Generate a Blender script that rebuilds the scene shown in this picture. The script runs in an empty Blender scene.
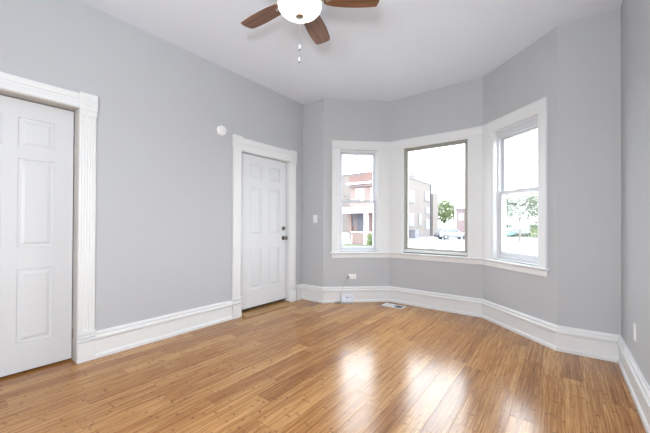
import bpy, bmesh, math, random
from mathutils import Vector, Matrix
random.seed(7)
S = bpy.context.scene
COL = S.collection

# ------------------------------------------------------------ camera, sky, lights, exposure
cam_data = bpy.data.cameras.new('camera')
cam = bpy.data.objects.new('camera', cam_data)
COL.objects.link(cam)
cam_data.sensor_width = 36.0
cam_data.lens = 305.95 / 650.0 * 36.0
cam_data.shift_y = 5.31 / 650.0
cam_data.clip_start = 0.02
cam_data.clip_end = 500
_R = Vector((0.79224361, 0.6101893, 0.00436835))
_U = Vector((0.000465911756, -0.00776370576, 0.999969753))
_W = Vector((-0.61020476, 0.79221761, 0.00643504))
m = Matrix((( _R.x, _U.x, -_W.x, 0.0), (_R.y, _U.y, -_W.y, 0.0), (_R.z, _U.z, -_W.z, 1.13), (0, 0, 0, 1)))
cam.matrix_world = m
S.camera = cam

world = bpy.data.worlds.new('overcast_sky')
S.world = world
world.use_nodes = True
wn = world.node_tree.nodes
wn['Background'].inputs[0].default_value = (0.91, 0.96, 1.0, 1)
wn['Background'].inputs[1].default_value = 4.7

def area_light(name, loc, target, sx, sy, power, color=(1, 1, 1)):
    d = bpy.data.lights.new(name, 'AREA')
    d.shape = 'RECTANGLE'; d.size = sx; d.size_y = sy
    d.energy = power; d.color = color
    o = bpy.data.objects.new(name, d); COL.objects.link(o)
    o.location = loc
    o.rotation_euler = (Vector(target) - Vector(loc)).to_track_quat('-Z', 'Y').to_euler()
    return o
# added fill light, set in the made-up opening of the rear wall
area_light('rear_fill_light', (-0.12, -1.70, 1.40), (-3.0, 1.0, 2.5), 0.42, 0.50, 26, (0.95, 0.98, 1.0))
# the photographer's soft flash, held just above and behind the camera
area_light('camera_flash', (0.08, -0.30, 1.52), (-2.2, 2.0, 1.95), 0.16, 0.16, 18, (0.96, 0.98, 1.0))

vs = S.view_settings
S.display_settings.display_device = 'sRGB'
vs.view_transform = 'Standard'
vs.look = 'None'
vs.gamma = 1.0
vs.use_curve_mapping = False
vs.exposure = 1.17
S.cycles.max_bounces = 12
S.cycles.diffuse_bounces = 8
S.cycles.use_denoising = True
S.cycles.sample_clamp_indirect = 8

# ------------------------------------------------------------ materials
def srgb(r, g, b):
    f = lambda c: (c/255/12.92) if c/255 <= 0.04045 else ((c/255+0.055)/1.055)**2.4
    return (f(r), f(g), f(b), 1)

class NT:
    def __init__(s, name):
        s.m = bpy.data.materials.new(name); s.m.use_nodes = True
        s.t = s.m.node_tree; s.b = s.t.nodes['Principled BSDF']
    def n(s, kind, **kw):
        nd = s.t.nodes.new(kind)
        for k, v in kw.items(): setattr(nd, k, v)
        return nd
    def l(s, a, b): s.t.links.new(a, b)
    def math(s, op, a, b=None, c=None, clamp=False):
        nd = s.n('ShaderNodeMath', operation=op, use_clamp=clamp)
        for i, v in enumerate((a, b, c)):
            if v is None: continue
            if isinstance(v, (int, float)): nd.inputs[i].default_value = v
            else: s.l(v, nd.inputs[i])
        return nd.outputs[0]
    def mix(s, fac, a, b, mode='MIX'):
        nd = s.n('ShaderNodeMix', data_type='RGBA', blend_type=mode)
        for i, v in ((0, fac), (6, a), (7, b)):
            if isinstance(v, (int, float)): nd.inputs[i].default_value = v
            elif isinstance(v, tuple): nd.inputs[i].default_value = v
            else: s.l(v, nd.inputs[i])
        return nd.outputs[2]

def mat(name, col, rough=0.5, metal=0.0, noise=0.0, scale=20, bump=0.0, bscale=120, emit=None, estr=0):
    q = NT(name)
    q.b.inputs['Roughness'].default_value = rough
    q.b.inputs['Metallic'].default_value = metal
    tc = q.n('ShaderNodeTexCoord')
    if noise:
        nz = q.n('ShaderNodeTexNoise'); nz.inputs['Scale'].default_value = scale; nz.inputs['Detail'].default_value = 4
        q.l(tc.outputs['Object'], nz.inputs['Vector'])
        c2 = tuple(max(0, c*(1-noise)) for c in col[:3]) + (1,)
        q.l(q.mix(nz.outputs['Fac'], col, c2), q.b.inputs['Base Color'])
    else:
        q.b.inputs['Base Color'].default_value = col
    if bump:
        nz = q.n('ShaderNodeTexNoise'); nz.inputs['Scale'].default_value = bscale; nz.inputs['Detail'].default_value = 3
        q.l(tc.outputs['Object'], nz.inputs['Vector'])
        bp = q.n('ShaderNodeBump'); bp.inputs['Strength'].default_value = bump; bp.inputs['Distance'].default_value = 0.002
        q.l(nz.outputs['Fac'], bp.inputs['Height']); q.l(bp.outputs[0], q.b.inputs['Normal'])
    if emit:
        q.b.inputs['Emission Color'].default_value = emit
        q.b.inputs['Emission Strength'].default_value = estr
    return q.m

M = {}
M['wall'] = mat('grey_wall_paint', (0.495, 0.512, 0.535, 1), 0.75, noise=0.03, scale=3, bump=0.15, bscale=260)
M['ceiling'] = mat('ceiling_paint', (0.79, 0.845, 0.92, 1), 0.85, noise=0.02, scale=2, bump=0.1, bscale=200)
M['trim'] = mat('white_trim_paint', (0.76, 0.775, 0.785, 1), 0.38, noise=0.02, scale=6)
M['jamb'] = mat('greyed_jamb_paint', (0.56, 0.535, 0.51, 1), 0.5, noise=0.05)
M['door'] = mat('white_door_paint', (0.68, 0.70, 0.725, 1), 0.42, noise=0.02, scale=8)
M['vinyl'] = mat('white_window_vinyl', (0.67, 0.69, 0.73, 1), 0.35, noise=0.01)
M['alu'] = mat('beige_window_frame', (0.40, 0.395, 0.36, 1), 0.45, noise=0.05)
M['plastic'] = mat('white_plastic', (0.85, 0.86, 0.87, 1), 0.35, noise=0.01)
M['box_plastic'] = mat('bluish_white_plastic', (0.78, 0.84, 0.95, 1), 0.3, noise=0.01)
M['grey_plastic'] = mat('grey_plastic', (0.25, 0.26, 0.28, 1), 0.5, noise=0.05)
M['dark'] = mat('dark_slot', (0.05, 0.05, 0.055, 1), 0.6, noise=0.1)
M['nickel'] = mat('brushed_nickel', (0.50, 0.47, 0.43, 1), 0.28, metal=1.0, noise=0.05)
M['knob'] = mat('dark_nickel', (0.16, 0.145, 0.13, 1), 0.25, metal=1.0, noise=0.05)
M['hinge'] = mat('hinge_steel', (0.35, 0.34, 0.33, 1), 0.4, metal=1.0, noise=0.05)
M['hall'] = mat('hall_darkness', (0.10, 0.10, 0.10, 1), 0.9, noise=0.05)  # dark colour stands for the unlit space behind the doors
M['rubber'] = mat('black_rubber', (0.02, 0.02, 0.022, 1), 0.7, noise=0.1)
M['vent_dark'] = mat('register_louvre', (0.10, 0.11, 0.13, 1), 0.45, noise=0.05)
M['bowl'] = mat('frosted_glass_bowl', (0.95, 0.95, 0.93, 1), 0.3, noise=0.01, emit=(1.0, 0.95, 0.86, 1), estr=3.2)

def glass():
    q = NT('window_glass')
    tr = q.n('ShaderNodeBsdfTransparent'); gl = q.n('ShaderNodeBsdfGlossy'); gl.inputs['Roughness'].default_value = 0.0
    lw = q.n('ShaderNodeLayerWeight'); lw.inputs['Blend'].default_value = 0.5
    fr = q.math('ADD', q.math('MULTIPLY', q.math('POWER', lw.outputs['Facing'], 5.0), 0.7), 0.03)
    mx = q.n('ShaderNodeMixShader')
    q.l(fr, mx.inputs[0]); q.l(tr.outputs[0], mx.inputs[1]); q.l(gl.outputs[0], mx.inputs[2])
    tr.inputs[0].default_value = (0.97, 0.98, 0.98, 1)
    q.l(mx.outputs[0], q.t.nodes['Material Output'].inputs['Surface'])
    return q.m
M['glass'] = glass()

def bamboo(name, plank=0.122, length=0.96, x0=-0.607, axis=0):
    q = NT(name)
    g = q.n('ShaderNodeNewGeometry')
    sep = q.n('ShaderNodeSeparateXYZ'); q.l(g.outputs['Position'], sep.inputs[0])
    x, y = (sep.outputs[0], sep.outputs[1]) if axis == 0 else (sep.outputs[1], sep.outputs[0])
    xs = q.math('DIVIDE', q.math('SUBTRACT', x, x0), plank)
    row = q.math('FLOOR', xs); fx = q.math('FRACT', xs)
    wn1 = q.n('ShaderNodeTexWhiteNoise', noise_dimensions='1D'); q.l(row, wn1.inputs['W'])
    ys = q.math('ADD', q.math('DIVIDE', y, length), q.math('MULTIPLY', wn1.outputs['Value'], 7.31))
    colm = q.math('FLOOR', ys); fy = q.math('FRACT', ys)
    cmb = q.n('ShaderNodeCombineXYZ'); q.l(row, cmb.inputs[0]); q.l(colm, cmb.inputs[1])
    pid = q.n('ShaderNodeTexWhiteNoise', noise_dimensions='2D'); q.l(cmb.outputs[0], pid.inputs['Vector'])
    # narrow bamboo strips inside each plank
    st = q.math('MULTIPLY', xs, 6.0); srow = q.math('FLOOR', st)
    c2 = q.n('ShaderNodeCombineXYZ'); q.l(srow, c2.inputs[0]); q.l(colm, c2.inputs[1])
    sid = q.n('ShaderNodeTexWhiteNoise', noise_dimensions='2D'); q.l(c2.outputs[0], sid.inputs['Vector'])
    # fibre grain
    c3 = q.n('ShaderNodeCombineXYZ')
    q.l(q.math('MULTIPLY', x, 260.0), c3.inputs[0]); q.l(q.math('MULTIPLY', y, 5.0), c3.inputs[1])
    q.l(q.math('MULTIPLY', pid.outputs['Value'], 50.0), c3.inputs[2])
    gr = q.n('ShaderNodeTexNoise'); gr.inputs['Scale'].default_value = 1.0; gr.inputs['Detail'].default_value = 4
    q.l(c3.outputs[0], gr.inputs['Vector'])
    c4 = q.n('ShaderNodeCombineXYZ')
    q.l(q.math('MULTIPLY', x, 60.0), c4.inputs[0]); q.l(q.math('MULTIPLY', y, 2.2), c4.inputs[1])
    q.l(q.math('MULTIPLY', sid.outputs['Value'], 30.0), c4.inputs[2])
    gr2 = q.n('ShaderNodeTexNoise'); gr2.inputs['Scale'].default_value = 1.0; gr2.inputs['Detail'].default_value = 3
    q.l(c4.outputs[0], gr2.inputs['Vector'])
    # nodes (knuckles): short dark dashes across a strip
    ky = q.math('ADD', q.math('MULTIPLY', y, 5.5), q.math('MULTIPLY', sid.outputs['Value'], 13.7))
    kf = q.math('FRACT', ky)
    kd = q.math('ABSOLUTE', q.math('SUBTRACT', kf, 0.5))
    kn = q.math('SUBTRACT', 1.0, q.math('DIVIDE', kd, 0.06), clamp=True)
    kcell = q.n('ShaderNodeCombineXYZ'); q.l(srow, kcell.inputs[0]); q.l(q.math('FLOOR', ky), kcell.inputs[1])
    kid = q.n('ShaderNodeTexWhiteNoise', noise_dimensions='2D'); q.l(kcell.outputs[0], kid.inputs['Vector'])
    kn = q.math('MULTIPLY', kn, q.math('MULTIPLY', kid.outputs['Value'], kid.outputs['Value']))
    rmp = q.n('ShaderNodeValToRGB')
    e = rmp.color_ramp.elements
    e[0].position = 0.0; e[0].color = FLOOR_D
    e[1].position = 1.0; e[1].color = FLOOR_L
    mid = rmp.color_ramp.elements.new(0.5); mid.color = FLOOR_M
    f = q.math('ADD', q.math('MULTIPLY', pid.outputs['Value'], 0.42), q.math('MULTIPLY', sid.outputs['Value'], 0.22))
    f = q.math('ADD', f, q.math('MULTIPLY', q.math('SUBTRACT', gr.outputs['Fac'], 0.5), 1.6))
    f = q.math('ADD', f, q.math('MULTIPLY', q.math('SUBTRACT', gr2.outputs['Fac'], 0.5), 0.9))
    f = q.math('ADD', f, 0.18, clamp=True)
    q.l(f, rmp.inputs[0])
    c = q.mix(q.math('MULTIPLY', kn, 0.95), rmp.outputs[0], FLOOR_K)
    ex = q.math('MINIMUM', fx, q.math('SUBTRACT', 1.0, fx))
    ey = q.math('MINIMUM', fy, q.math('SUBTRACT', 1.0, fy))
    seam = q.math('MAXIMUM', q.math('LESS_THAN', ex, 0.010), q.math('LESS_THAN', ey, 0.0014))
    seamw = q.math('MAXIMUM', q.math('LESS_THAN', ex, 0.014), q.math('LESS_THAN', ey, 0.0020))
    c = q.mix(q.math('MULTIPLY', seam, 0.6), c, (0.16, 0.075, 0.03, 1))
    q.l(c, q.b.inputs['Base Color'])
    q.b.inputs['Roughness'].default_value = 0.17
    q.l(q.math('ADD', q.math('MULTIPLY', gr2.outputs['Fac'], 0.08), FLOOR_R), q.b.inputs['Roughness'])
    q.l(q.math('MULTIPLY', q.math('SUBTRACT', 1.0, q.math('MULTIPLY', seamw, 0.8)), FLOOR_S), q.b.inputs['Specular IOR Level'])
    hb = q.math('SUBTRACT', q.math('ADD', q.math('MULTIPLY', gr.outputs['Fac'], 0.08), q.math('MULTIPLY', q.math('MULTIPLY', q.math('SUBTRACT', pid.outputs['Value'], 0.5), fx), 0.9)),
                q.math('MULTIPLY', seamw, 0.9))
    bp = q.n('ShaderNodeBump'); bp.inputs['Strength'].default_value = 0.35; bp.inputs['Distance'].default_value = 0.0012
    q.l(hb, bp.inputs['Height']); q.l(bp.outputs[0], q.b.inputs['Normal'])
    return q.m
FLOOR_D = (0.190, 0.066, 0.014, 1); FLOOR_M = (0.375, 0.170, 0.049, 1); FLOOR_L = (0.63, 0.350, 0.130, 1); FLOOR_K = (0.13, 0.045, 0.015, 1)
FLOOR_R = 0.17; FLOOR_S = 0.5
M['floor'] = bamboo('bamboo_plank_floor')
M['threshold'] = mat('oak_threshold_wood', (0.46, 0.25, 0.085, 1), 0.35, noise=0.35, scale=14)

def blade_wood():
    q = NT('walnut_blade_wood')
    tc = q.n('ShaderNodeTexCoord'); mp = q.n('ShaderNodeMapping')
    mp.inputs['Scale'].default_value = (3, 55, 10)
    q.l(tc.outputs['Object'], mp.inputs[0])
    nz = q.n('ShaderNodeTexNoise'); nz.inputs['Scale'].default_value = 1; nz.inputs['Detail'].default_value = 5
    q.l(mp.outputs[0], nz.inputs['Vector'])
    r = q.n('ShaderNodeValToRGB'); r.color_ramp.elements[0].position = 0.3; r.color_ramp.elements[1].position = 0.75
    r.color_ramp.elements[0].color = (0.085, 0.036, 0.018, 1); r.color_ramp.elements[1].color = (0.27, 0.12, 0.055, 1)
    q.l(nz.outputs['Fac'], r.inputs[0]); q.l(r.outputs[0], q.b.inputs['Base Color'])
    q.b.inputs['Roughness'].default_value = 0.4
    return q.m
M['blade'] = blade_wood()

def brick(name, c1, c2, mortar, scale=1.0):
    q = NT(name)
    g = q.n('ShaderNodeNewGeometry'); sep = q.n('ShaderNodeSeparateXYZ'); q.l(g.outputs['Position'], sep.inputs[0])
    cmb = q.n('ShaderNodeCombineXYZ')
    q.l(q.math('ADD', sep.outputs[0], sep.outputs[1]), cmb.inputs[0]); q.l(sep.outputs[2], cmb.inputs[1])
    b = q.n('ShaderNodeTexBrick'); b.inputs['Scale'].default_value = scale
    b.inputs['Brick Width'].default_value = 0.24; b.inputs['Row Height'].default_value = 0.08; b.inputs['Mortar Size'].default_value = 0.012
    b.inputs['Color1'].default_value = c1; b.inputs['Color2'].default_value = c2; b.inputs['Mortar'].default_value = mortar
    q.l(cmb.outputs[0], b.inputs['Vector'])
    nz = q.n('ShaderNodeTexNoise'); nz.inputs['Scale'].default_value = 0.8; nz.inputs['Detail'].default_value = 6
    q.l(g.outputs['Position'], nz.inputs['Vector'])
    q.l(q.mix(q.math('MULTIPLY', nz.outputs['Fac'], 0.35), b.outputs['Color'], mortar), q.b.inputs['Base Color'])
    q.b.inputs['Roughness'].default_value = 0.9
    return q.m
M['brick_red'] = brick('red_brick', (0.144, 0.078, 0.068, 1), (0.174, 0.111, 0.102, 1), (0.178, 0.148, 0.141, 1))
M['brick_tan'] = brick('tan_brick', (0.113, 0.091, 0.085, 1), (0.139, 0.117, 0.109, 1), (0.148, 0.133, 0.127, 1))
M['brick_dull'] = brick('dull_red_brick', (0.130, 0.080, 0.085, 1), (0.160, 0.100, 0.100, 1), (0.190, 0.160, 0.170, 1))
M['ext_white'] = mat('exterior_white_paint', (0.82, 0.82, 0.82, 1), 0.7, noise=0.05, scale=2)
M['ext_pale'] = mat('pale_window_boards', (0.179, 0.182, 0.190, 1), 0.6, noise=0.15, scale=2)
M['ext_grey'] = mat('exterior_grey', (0.16, 0.165, 0.19, 1), 0.7, noise=0.2, scale=2)
M['ext_dark'] = mat('exterior_dark', (0.05, 0.05, 0.07, 1), 0.5, noise=0.2, scale=2)
M['roof_red'] = mat('red_roof_tile', (0.148, 0.085, 0.078, 1), 0.8, noise=0.25, scale=3)
M['concrete'] = mat('pale_concrete_ground', (0.27, 0.27, 0.28, 1), 0.9, noise=0.3, scale=0.6)
M['grass'] = mat('lawn_grass', (0.057, 0.073, 0.039, 1), 0.95, noise=0.4, scale=5)
M['leaf'] = mat('spring_leaves', (0.154, 0.202, 0.083, 1), 0.8, noise=0.45, scale=2)
M['leaf_pale'] = mat('pale_green_leaves', (0.122, 0.150, 0.100, 1), 0.8, noise=0.4, scale=2)
M['bark'] = mat('grey_bark', (0.170, 0.150, 0.140, 1), 0.9, noise=0.3, scale=6)
M['car_white'] = mat('white_car_paint', (0.199, 0.204, 0.214, 1), 0.25, noise=0.01)
M['car_glass'] = mat('tinted_car_glass', (0.10, 0.11, 0.13, 1), 0.1, noise=0.05)
M['car_teal'] = mat('teal_car_paint', (0.10, 0.22, 0.23, 1), 0.3, noise=0.05)
M['fence'] = mat('grey_fence_steel', (0.12, 0.12, 0.13, 1), 0.5, metal=0.3, noise=0.1)

# ------------------------------------------------------------ mesh helpers
def link(name, bm, mt, parent=None, smooth=False, bevel=0.0):
    bmesh.ops.recalc_face_normals(bm, faces=bm.faces[:])
    me = bpy.data.meshes.new(name); bm.to_mesh(me); bm.free()
    o = bpy.data.objects.new(name, me); COL.objects.link(o)
    for q in (mt if isinstance(mt, list) else [mt]): me.materials.append(q)
    if smooth:
        for p in me.polygons: p.use_smooth = True
        me.set_sharp_from_angle(angle=math.radians(40))
    if bevel:
        b = o.modifiers.new('bevel', 'BEVEL'); b.width = bevel; b.segments = 2; b.limit_method = 'ANGLE'
    if parent is not None: o.parent = parent
    return o
def empty(name, loc=(0, 0, 0), rz=0.0, rot=None, parent=None):
    o = bpy.data.objects.new(name, None); COL.objects.link(o)
    o.location = loc; o.rotation_euler = rot or (0, 0, rz); o.empty_display_size = 0.1
    if parent is not None: o.parent = parent
    return o
def tag(o, label, cat, group=None):
    o['label'] = label; o['category'] = cat
    if group: o['group'] = group
    return o
def struct(o):
    o['kind'] = 'structure'; return o
def box(bm, x0, x1, y0, y1, z0, z1, M4=None, mi=0):
    vs_ = [bm.verts.new(p) for p in ((x0,y0,z0),(x1,y0,z0),(x1,y1,z0),(x0,y1,z0),(x0,y0,z1),(x1,y0,z1),(x1,y1,z1),(x0,y1,z1))]
    if M4 is not None:
        for v in vs_: v.co = M4 @ v.co
    for f in ((0,3,2,1),(4,5,6,7),(0,1,5,4),(1,2,6,5),(2,3,7,6),(3,0,4,7)):
        bm.faces.new([vs_[i] for i in f]).material_index = mi
    return vs_
def prism(bm, pts, z0, z1):
    a = [bm.verts.new((p[0], p[1], z0)) for p in pts]; b = [bm.verts.new((p[0], p[1], z1)) for p in pts]
    bm.faces.new(a[::-1]); bm.faces.new(b)
    n = len(pts)
    for i in range(n): bm.faces.new([a[i], a[(i+1) % n], b[(i+1) % n], b[i]])
def lathe(bm, prof, segs=32, M4=None, mi=0):
    # prof: list of (r, z)
    rings = []
    for r, z in prof:
        if r < 1e-6:
            rings.append([bm.verts.new((0, 0, z))])
        else:
            rings.append([bm.verts.new((r*math.cos(2*math.pi*k/segs), r*math.sin(2*math.pi*k/segs), z)) for k in range(segs)])
    for i in range(len(rings)-1):
        A, B = rings[i], rings[i+1]
        for k in range(segs):
            k2 = (k+1) % segs
            if len(A) == 1 and len(B) == 1: continue
            if len(A) == 1: f = bm.faces.new([A[0], B[k], B[k2]])
            elif len(B) == 1: f = bm.faces.new([A[k], A[k2], B[0]])
            else: f = bm.faces.new([A[k], A[k2], B[k2], B[k]])
            f.material_index = mi
    if M4 is not None:
        for r in rings:
            for v in r: v.co = M4 @ v.co
def tube(bm, pts, rad, segs=8):
    pts = [Vector(p) for p in pts]; rings = []
    n = len(pts)
    rads = rad if isinstance(rad, (list, tuple)) else [rad]*n
    for i, p in enumerate(pts):
        d = (pts[min(i+1, n-1)] - pts[max(i-1, 0)]).normalized()
        up = Vector((0, 0, 1)) if abs(d.z) < 0.9 else Vector((1, 0, 0))
        a = d.cross(up).normalized(); b = d.cross(a)
        rings.append([bm.verts.new(p + a*rads[i]*math.cos(2*math.pi*k/segs) + b*rads[i]*math.sin(2*math.pi*k/segs)) for k in range(segs)])
    for i in range(n-1):
        for k in range(segs):
            k2 = (k+1) % segs
            bm.faces.new([rings[i][k], rings[i][k2], rings[i+1][k2], rings[i+1][k]])
    bm.faces.new(rings[0][::-1]); bm.faces.new(rings[-1])
def extrude(bm, prof, O, A, B, D, length):
    # closed 2-D profile (a, b) carried along D
    O, A, B, D = Vector(O), Vector(A), Vector(B), Vector(D)
    p0 = [bm.verts.new(O + A*a + B*b) for a, b in prof]
    p1 = [bm.verts.new(O + A*a + B*b + D*length) for a, b in prof]
    bm.faces.new(p0); bm.faces.new(p1[::-1])
    n = len(prof)
    for i in range(n): bm.faces.new([p0[i], p0[(i+1) % n], p1[(i+1) % n], p1[i]])
def offs(path, i, d, ends=(None, None)):
    # point i of a plan polyline moved into the room (right of travel) by d, mitred
    P = [Vector(p[:2]) for p in path]
    dirs = []
    if i > 0: dirs.append((P[i]-P[i-1]).normalized())
    if i < len(P)-1: dirs.append((P[i+1]-P[i]).normalized())
    ns = [Vector((q.y, -q.x)) for q in dirs]
    if len(ns) == 1: return P[i] + ns[0]*d
    mm = ns[0]+ns[1]; mm /= mm.dot(ns[0])
    return P[i] + mm*d
def sweep(bm, path, i0, i1, prof):
    rows = []
    for i in range(i0, i1+1):
        rows.append([bm.verts.new((*offs(path, i, d), z)) for d, z in prof])
    n = len(prof)
    for a in range(len(rows)-1):
        for k in range(n):
            k2 = (k+1) % n
            bm.faces.new([rows[a][k], rows[a][k2], rows[a+1][k2], rows[a+1][k]])
    bm.faces.new(rows[0]); bm.faces.new(rows[-1][::-1])

# ------------------------------------------------------------ room shell
H = 2.93
XL, XR, YR = -3.087, 0.395, -1.55
K = [(XL, 3.449), (-2.700, 3.465), (-1.990, 4.130), (-0.750, 4.130), (-0.025, 3.473), (XR, 3.486)]
PATH = [(XL, YR)] + K + [(XR, YR)]
T = 0.16
def seg_frame(i):
    # local frame on wall between K[i] and K[i+1]: x along, y out of the room, z up
    a = Vector(K[i]); b = Vector(K[i+1]); d = (b-a); L = d.length; d.normalize()
    ang = math.atan2(d.y, d.x)
    return Matrix.Translation((a.x, a.y, 0)) @ Matrix.Rotation(ang, 4, 'Z'), L, ang

def wall_piece(name, ia, openings=()):
    # wall between PATH[ia] and PATH[ia+1] with mitred back corners; openings (s0, s1, z0, z1)
    a, b = Vector(PATH[ia]), Vector(PATH[ia+1])
    def outp(i):
        if 0 < i < len(PATH)-1: return offs(PATH, i, -T)
        if i == 0: return Vector((XL-T, YR-T))
        return Vector((XR+T, YR-T))
    oa, ob = outp(ia), outp(ia+1)
    L = (b-a).length; d = (b-a)/L; nrm = Vector((-d.y, d.x))
    def inn(s): return a + d*s
    def out(s):
        if s <= 0: return oa
        if s >= L: return ob
        return a + d*s + nrm*T
    bm = bmesh.new()
    def block(s0, s1, z0, z1): prism(bm, [inn(s0), inn(s1), out(s1), out(s0)], z0, z1)
    s = 0
    for (s0, s1, z0, z1) in sorted(openings):
        block(s, s0, 0, H)
        if z0 > 0: block(s0, s1, 0, z0)
        if z1 < H: block(s0, s1, z1, H)
        s = s1
    block(s, L, 0, H)
    return struct(link(name, bm, M['wall']))

D1 = (-0.020, 0.742, 2.060)      # door 1 opening y0, y1, top
D2 = (2.322, 3.172, 2.020)
wall_piece('wall_left', 0, [(D1[0]-YR, D1[1]-YR, 0, D1[2]), (D2[0]-YR, D2[1]-YR, 0, D2[2])])
wall_piece('wall_front_left', 1)
OB = (0.235, 0.795, 0.735, 2.195)
OC = (0.222, 1.068, 0.735, 2.205)
OD = (0.180, 0.782, 0.735, 2.215)
wall_piece('wall_bay_left', 2, [OB])
wall_piece('wall_bay_center', 3, [OC])
wall_piece('wall_bay_right', 4, [OD])
wall_piece('wall_front_right', 5)
wall_piece('wall_right', 6)
bm = bmesh.new()   # rear wall, with an unseen opening added to let light in
def rbox(x0, x1, z0, z1): box(bm, x0, x1, YR-T, YR, z0, z1)
rbox(XL, -2.70, 0, H); rbox(-1.30, -0.52, 0, H); rbox(0.28, XR, 0, H)
rbox(-2.70, -1.30, 0, H); rbox(-0.52, 0.28, 0, 0.8); rbox(-0.52, 0.28, 1.9, H)
struct(link('wall_rear', bm, M['wall']))

outer = [(XL-T-0.02, YR-T)] + [tuple(offs(PATH, i, -T-0.02)) for i in range(1, 7)] + [(XR+T+0.02, YR-T)]
bm = bmesh.new(); prism(bm, outer, -0.12, 0.0); struct(link('floor', bm, M['floor']))
bm = bmesh.new(); prism(bm, outer, H, H+0.15); struct(link('ceiling', bm, M['ceiling']))
# unseen shell added behind the doors, blocks sky light at their gaps
bm = bmesh.new()
hx0, hx1 = -4.3, XL-T-0.021
box(bm, hx0-0.1, hx0, -0.5, 3.4, -0.12, H+0.1); box(bm, hx0, hx1, -0.5, -0.4, -0.12, H+0.1); box(bm, hx0, hx1, 3.3, 3.4, -0.12, H+0.1)
struct(link('wall_light_block', bm, M['hall']))
bm = bmesh.new(); box(bm, hx0, hx1, -0.4, 3.3, H, H+0.1); struct(link('ceiling', bm, M['hall']))
bm = bmesh.new(); box(bm, hx0, hx1, -0.4, 3.3, -0.12, 0); struct(link('floor', bm, M['floor']))

# ------------------------------------------------------------ baseboards
BASE = [(0, 0), (0.026, 0), (0.026, 0.026), (0.020, 0.036), (0.0145, 0.038), (0.0145, 0.150), (0.009, 0.153), (0.009, 0.158), (0.027, 0.160),
        (0.030, 0.166), (0.029, 0.180), (0.021, 0.188), (0.019, 0.196), (0.022, 0.202), (0.021, 0.210), (0.013, 0.217), (0.010, 0.224), (0, 0.224)]
PL = [(XL, YR), (XL, -0.130)]
def bb(name, path, i0, i1):
    bm = bmesh.new(); sweep(bm, path, i0, i1, BASE); struct(link(name, bm, M['trim']))
bb('baseboard_left', PL, 0, 1)
bb('baseboard_left_middle', [(XL, 0.857), (XL, 2.199)], 0, 1)
BAY = [(XL, 3.322)] + K + [(XR, YR)]
bb('baseboard_left_corner', BAY, 0, 1)
bb('baseboard_front_left', BAY, 1, 2); bb('baseboard_bay_left', BAY, 2, 3); bb('baseboard_bay_center', BAY, 3, 4)
bb('baseboard_bay_right', BAY, 4, 5); bb('baseboard_front_right', BAY, 5, 6); bb('baseboard_right', BAY, 6, 7)
bb('baseboard_rear', [(XR, YR), (XL, YR)], 0, 1)

# ------------------------------------------------------------ door casings (on left wall; local frame: a = along y, b = into room)
def reeded(w, d=0.020):
    pts = [(0, 0), (0, d*0.8), (0.008, d)]
    n = 4; x0 = 0.018; x1 = w-0.018; st = (x1-x0)/n
    pts.append((x0-0.002, d))
    for k in range(n):
        a = x0 + k*st
        pts += [(a+st*0.10, d-0.0035), (a+st*0.3, d-0.0008), (a+st*0.5, d+0.0005), (a+st*0.7, d-0.0008), (a+st*0.90, d-0.0035)]
    pts += [(x1+0.002, d), (w-0.008, d), (w, d*0.8), (w, 0)]
    return pts
def stepped_plinth(bm, y0, y1, ztop):
    e = XL+0.0120
    box(bm, XL, XL+0.030, y0, y1, 0.0, 0.158)
    box(bm, XL, e, y0+0.004, y1-0.004, 0.156, 0.168)
    box(bm, XL, XL+0.034, y0-0.002, y1+0.002, 0.166, 0.182)
    box(bm, XL, e, y0+0.004, y1-0.004, 0.182, 0.196)
    box(bm, XL, XL+0.031, y0, y1, 0.196, 0.212)
    box(bm, XL, e, y0+0.004, y1-0.004, 0.212, 0.222)
    box(bm, XL, XL+0.028, y0, y1, 0.222, ztop)
def door_casing(root, y_in0, y_in1, ztop_in, w, bw, blk0, blk1):
    A = (0, 1, 0); B = (1, 0, 0)
    for side in (0, 1):
        y0 = y_in0 - w if side == 0 else y_in1
        bm = bmesh.new(); extrude(bm, reeded(w), (XL, y0, 0.247), A, B, (0, 0, 1), blk0-0.06-0.247)
        link('casing', bm, M['trim'], root)
        yb0 = y0 - (bw-w)/2; yb1 = yb0 + bw
        bm = bmesh.new(); stepped_plinth(bm, yb0+0.002, yb1-0.002, 0.247); link('plinth_block', bm, M['trim'], root, bevel=0.002)
        bm = bmesh.new(); box(bm, XL, XL+0.026, y0-0.001, y0+w+0.001, blk0-0.06, blk0-0.004)
        box(bm, XL, XL+0.030, y0-0.003, y0+w+0.003, blk0-0.012, blk0)
        link('neck_block', bm, M['trim'], root, bevel=0.0015)
        bm = bmesh.new(); box(bm, XL, XL+0.028, yb0, yb1, blk0, blk1)
        Mx = Matrix.Translation((XL+0.028, (yb0+yb1)/2, (blk0+blk1)/2)) @ Matrix.Rotation(math.pi/2, 4, 'Y')
        lathe(bm, [(0.044, -0.002), (0.044, 0.003), (0.040, 0.006), (0.036, 0.002), (0.026, 0.001), (0.022, 0.005), (0.015, 0.006), (0.010, 0.001), (0.006, 0.005), (0, 0.006)], 28, Mx)
        link('corner_block', bm, M['trim'], root, bevel=0.002)
    # head between the corner blocks
    prof = [(b, -a) for a, b in reeded(blk1-0.017-ztop_in-0.004)]
    y0 = y_in0 + (bw-w)/2; y1 = y_in1 - (bw-w)/2
    zt = blk1 - 0.012
    n = blk1-0.012-ztop_in
    bm = bmesh.new()
    pr = [(0, 0), (0.016, 0), (0.019, 0.006), (0.019, 0.034), (0.014, 0.038), (0.017, 0.044), (0.017, n*0.52), (0.013, n*0.55), (0.018, n*0.60),
          (0.020, n*0.74), (0.020, n*0.97), (0.017, n), (0, n)]
    extrude(bm, pr, (XL, y0, ztop_in), (1, 0, 0), (0, 0, 1), (0, 1, 0), y1-y0)
    link('head_casing', bm, M['trim'], root)

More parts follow.
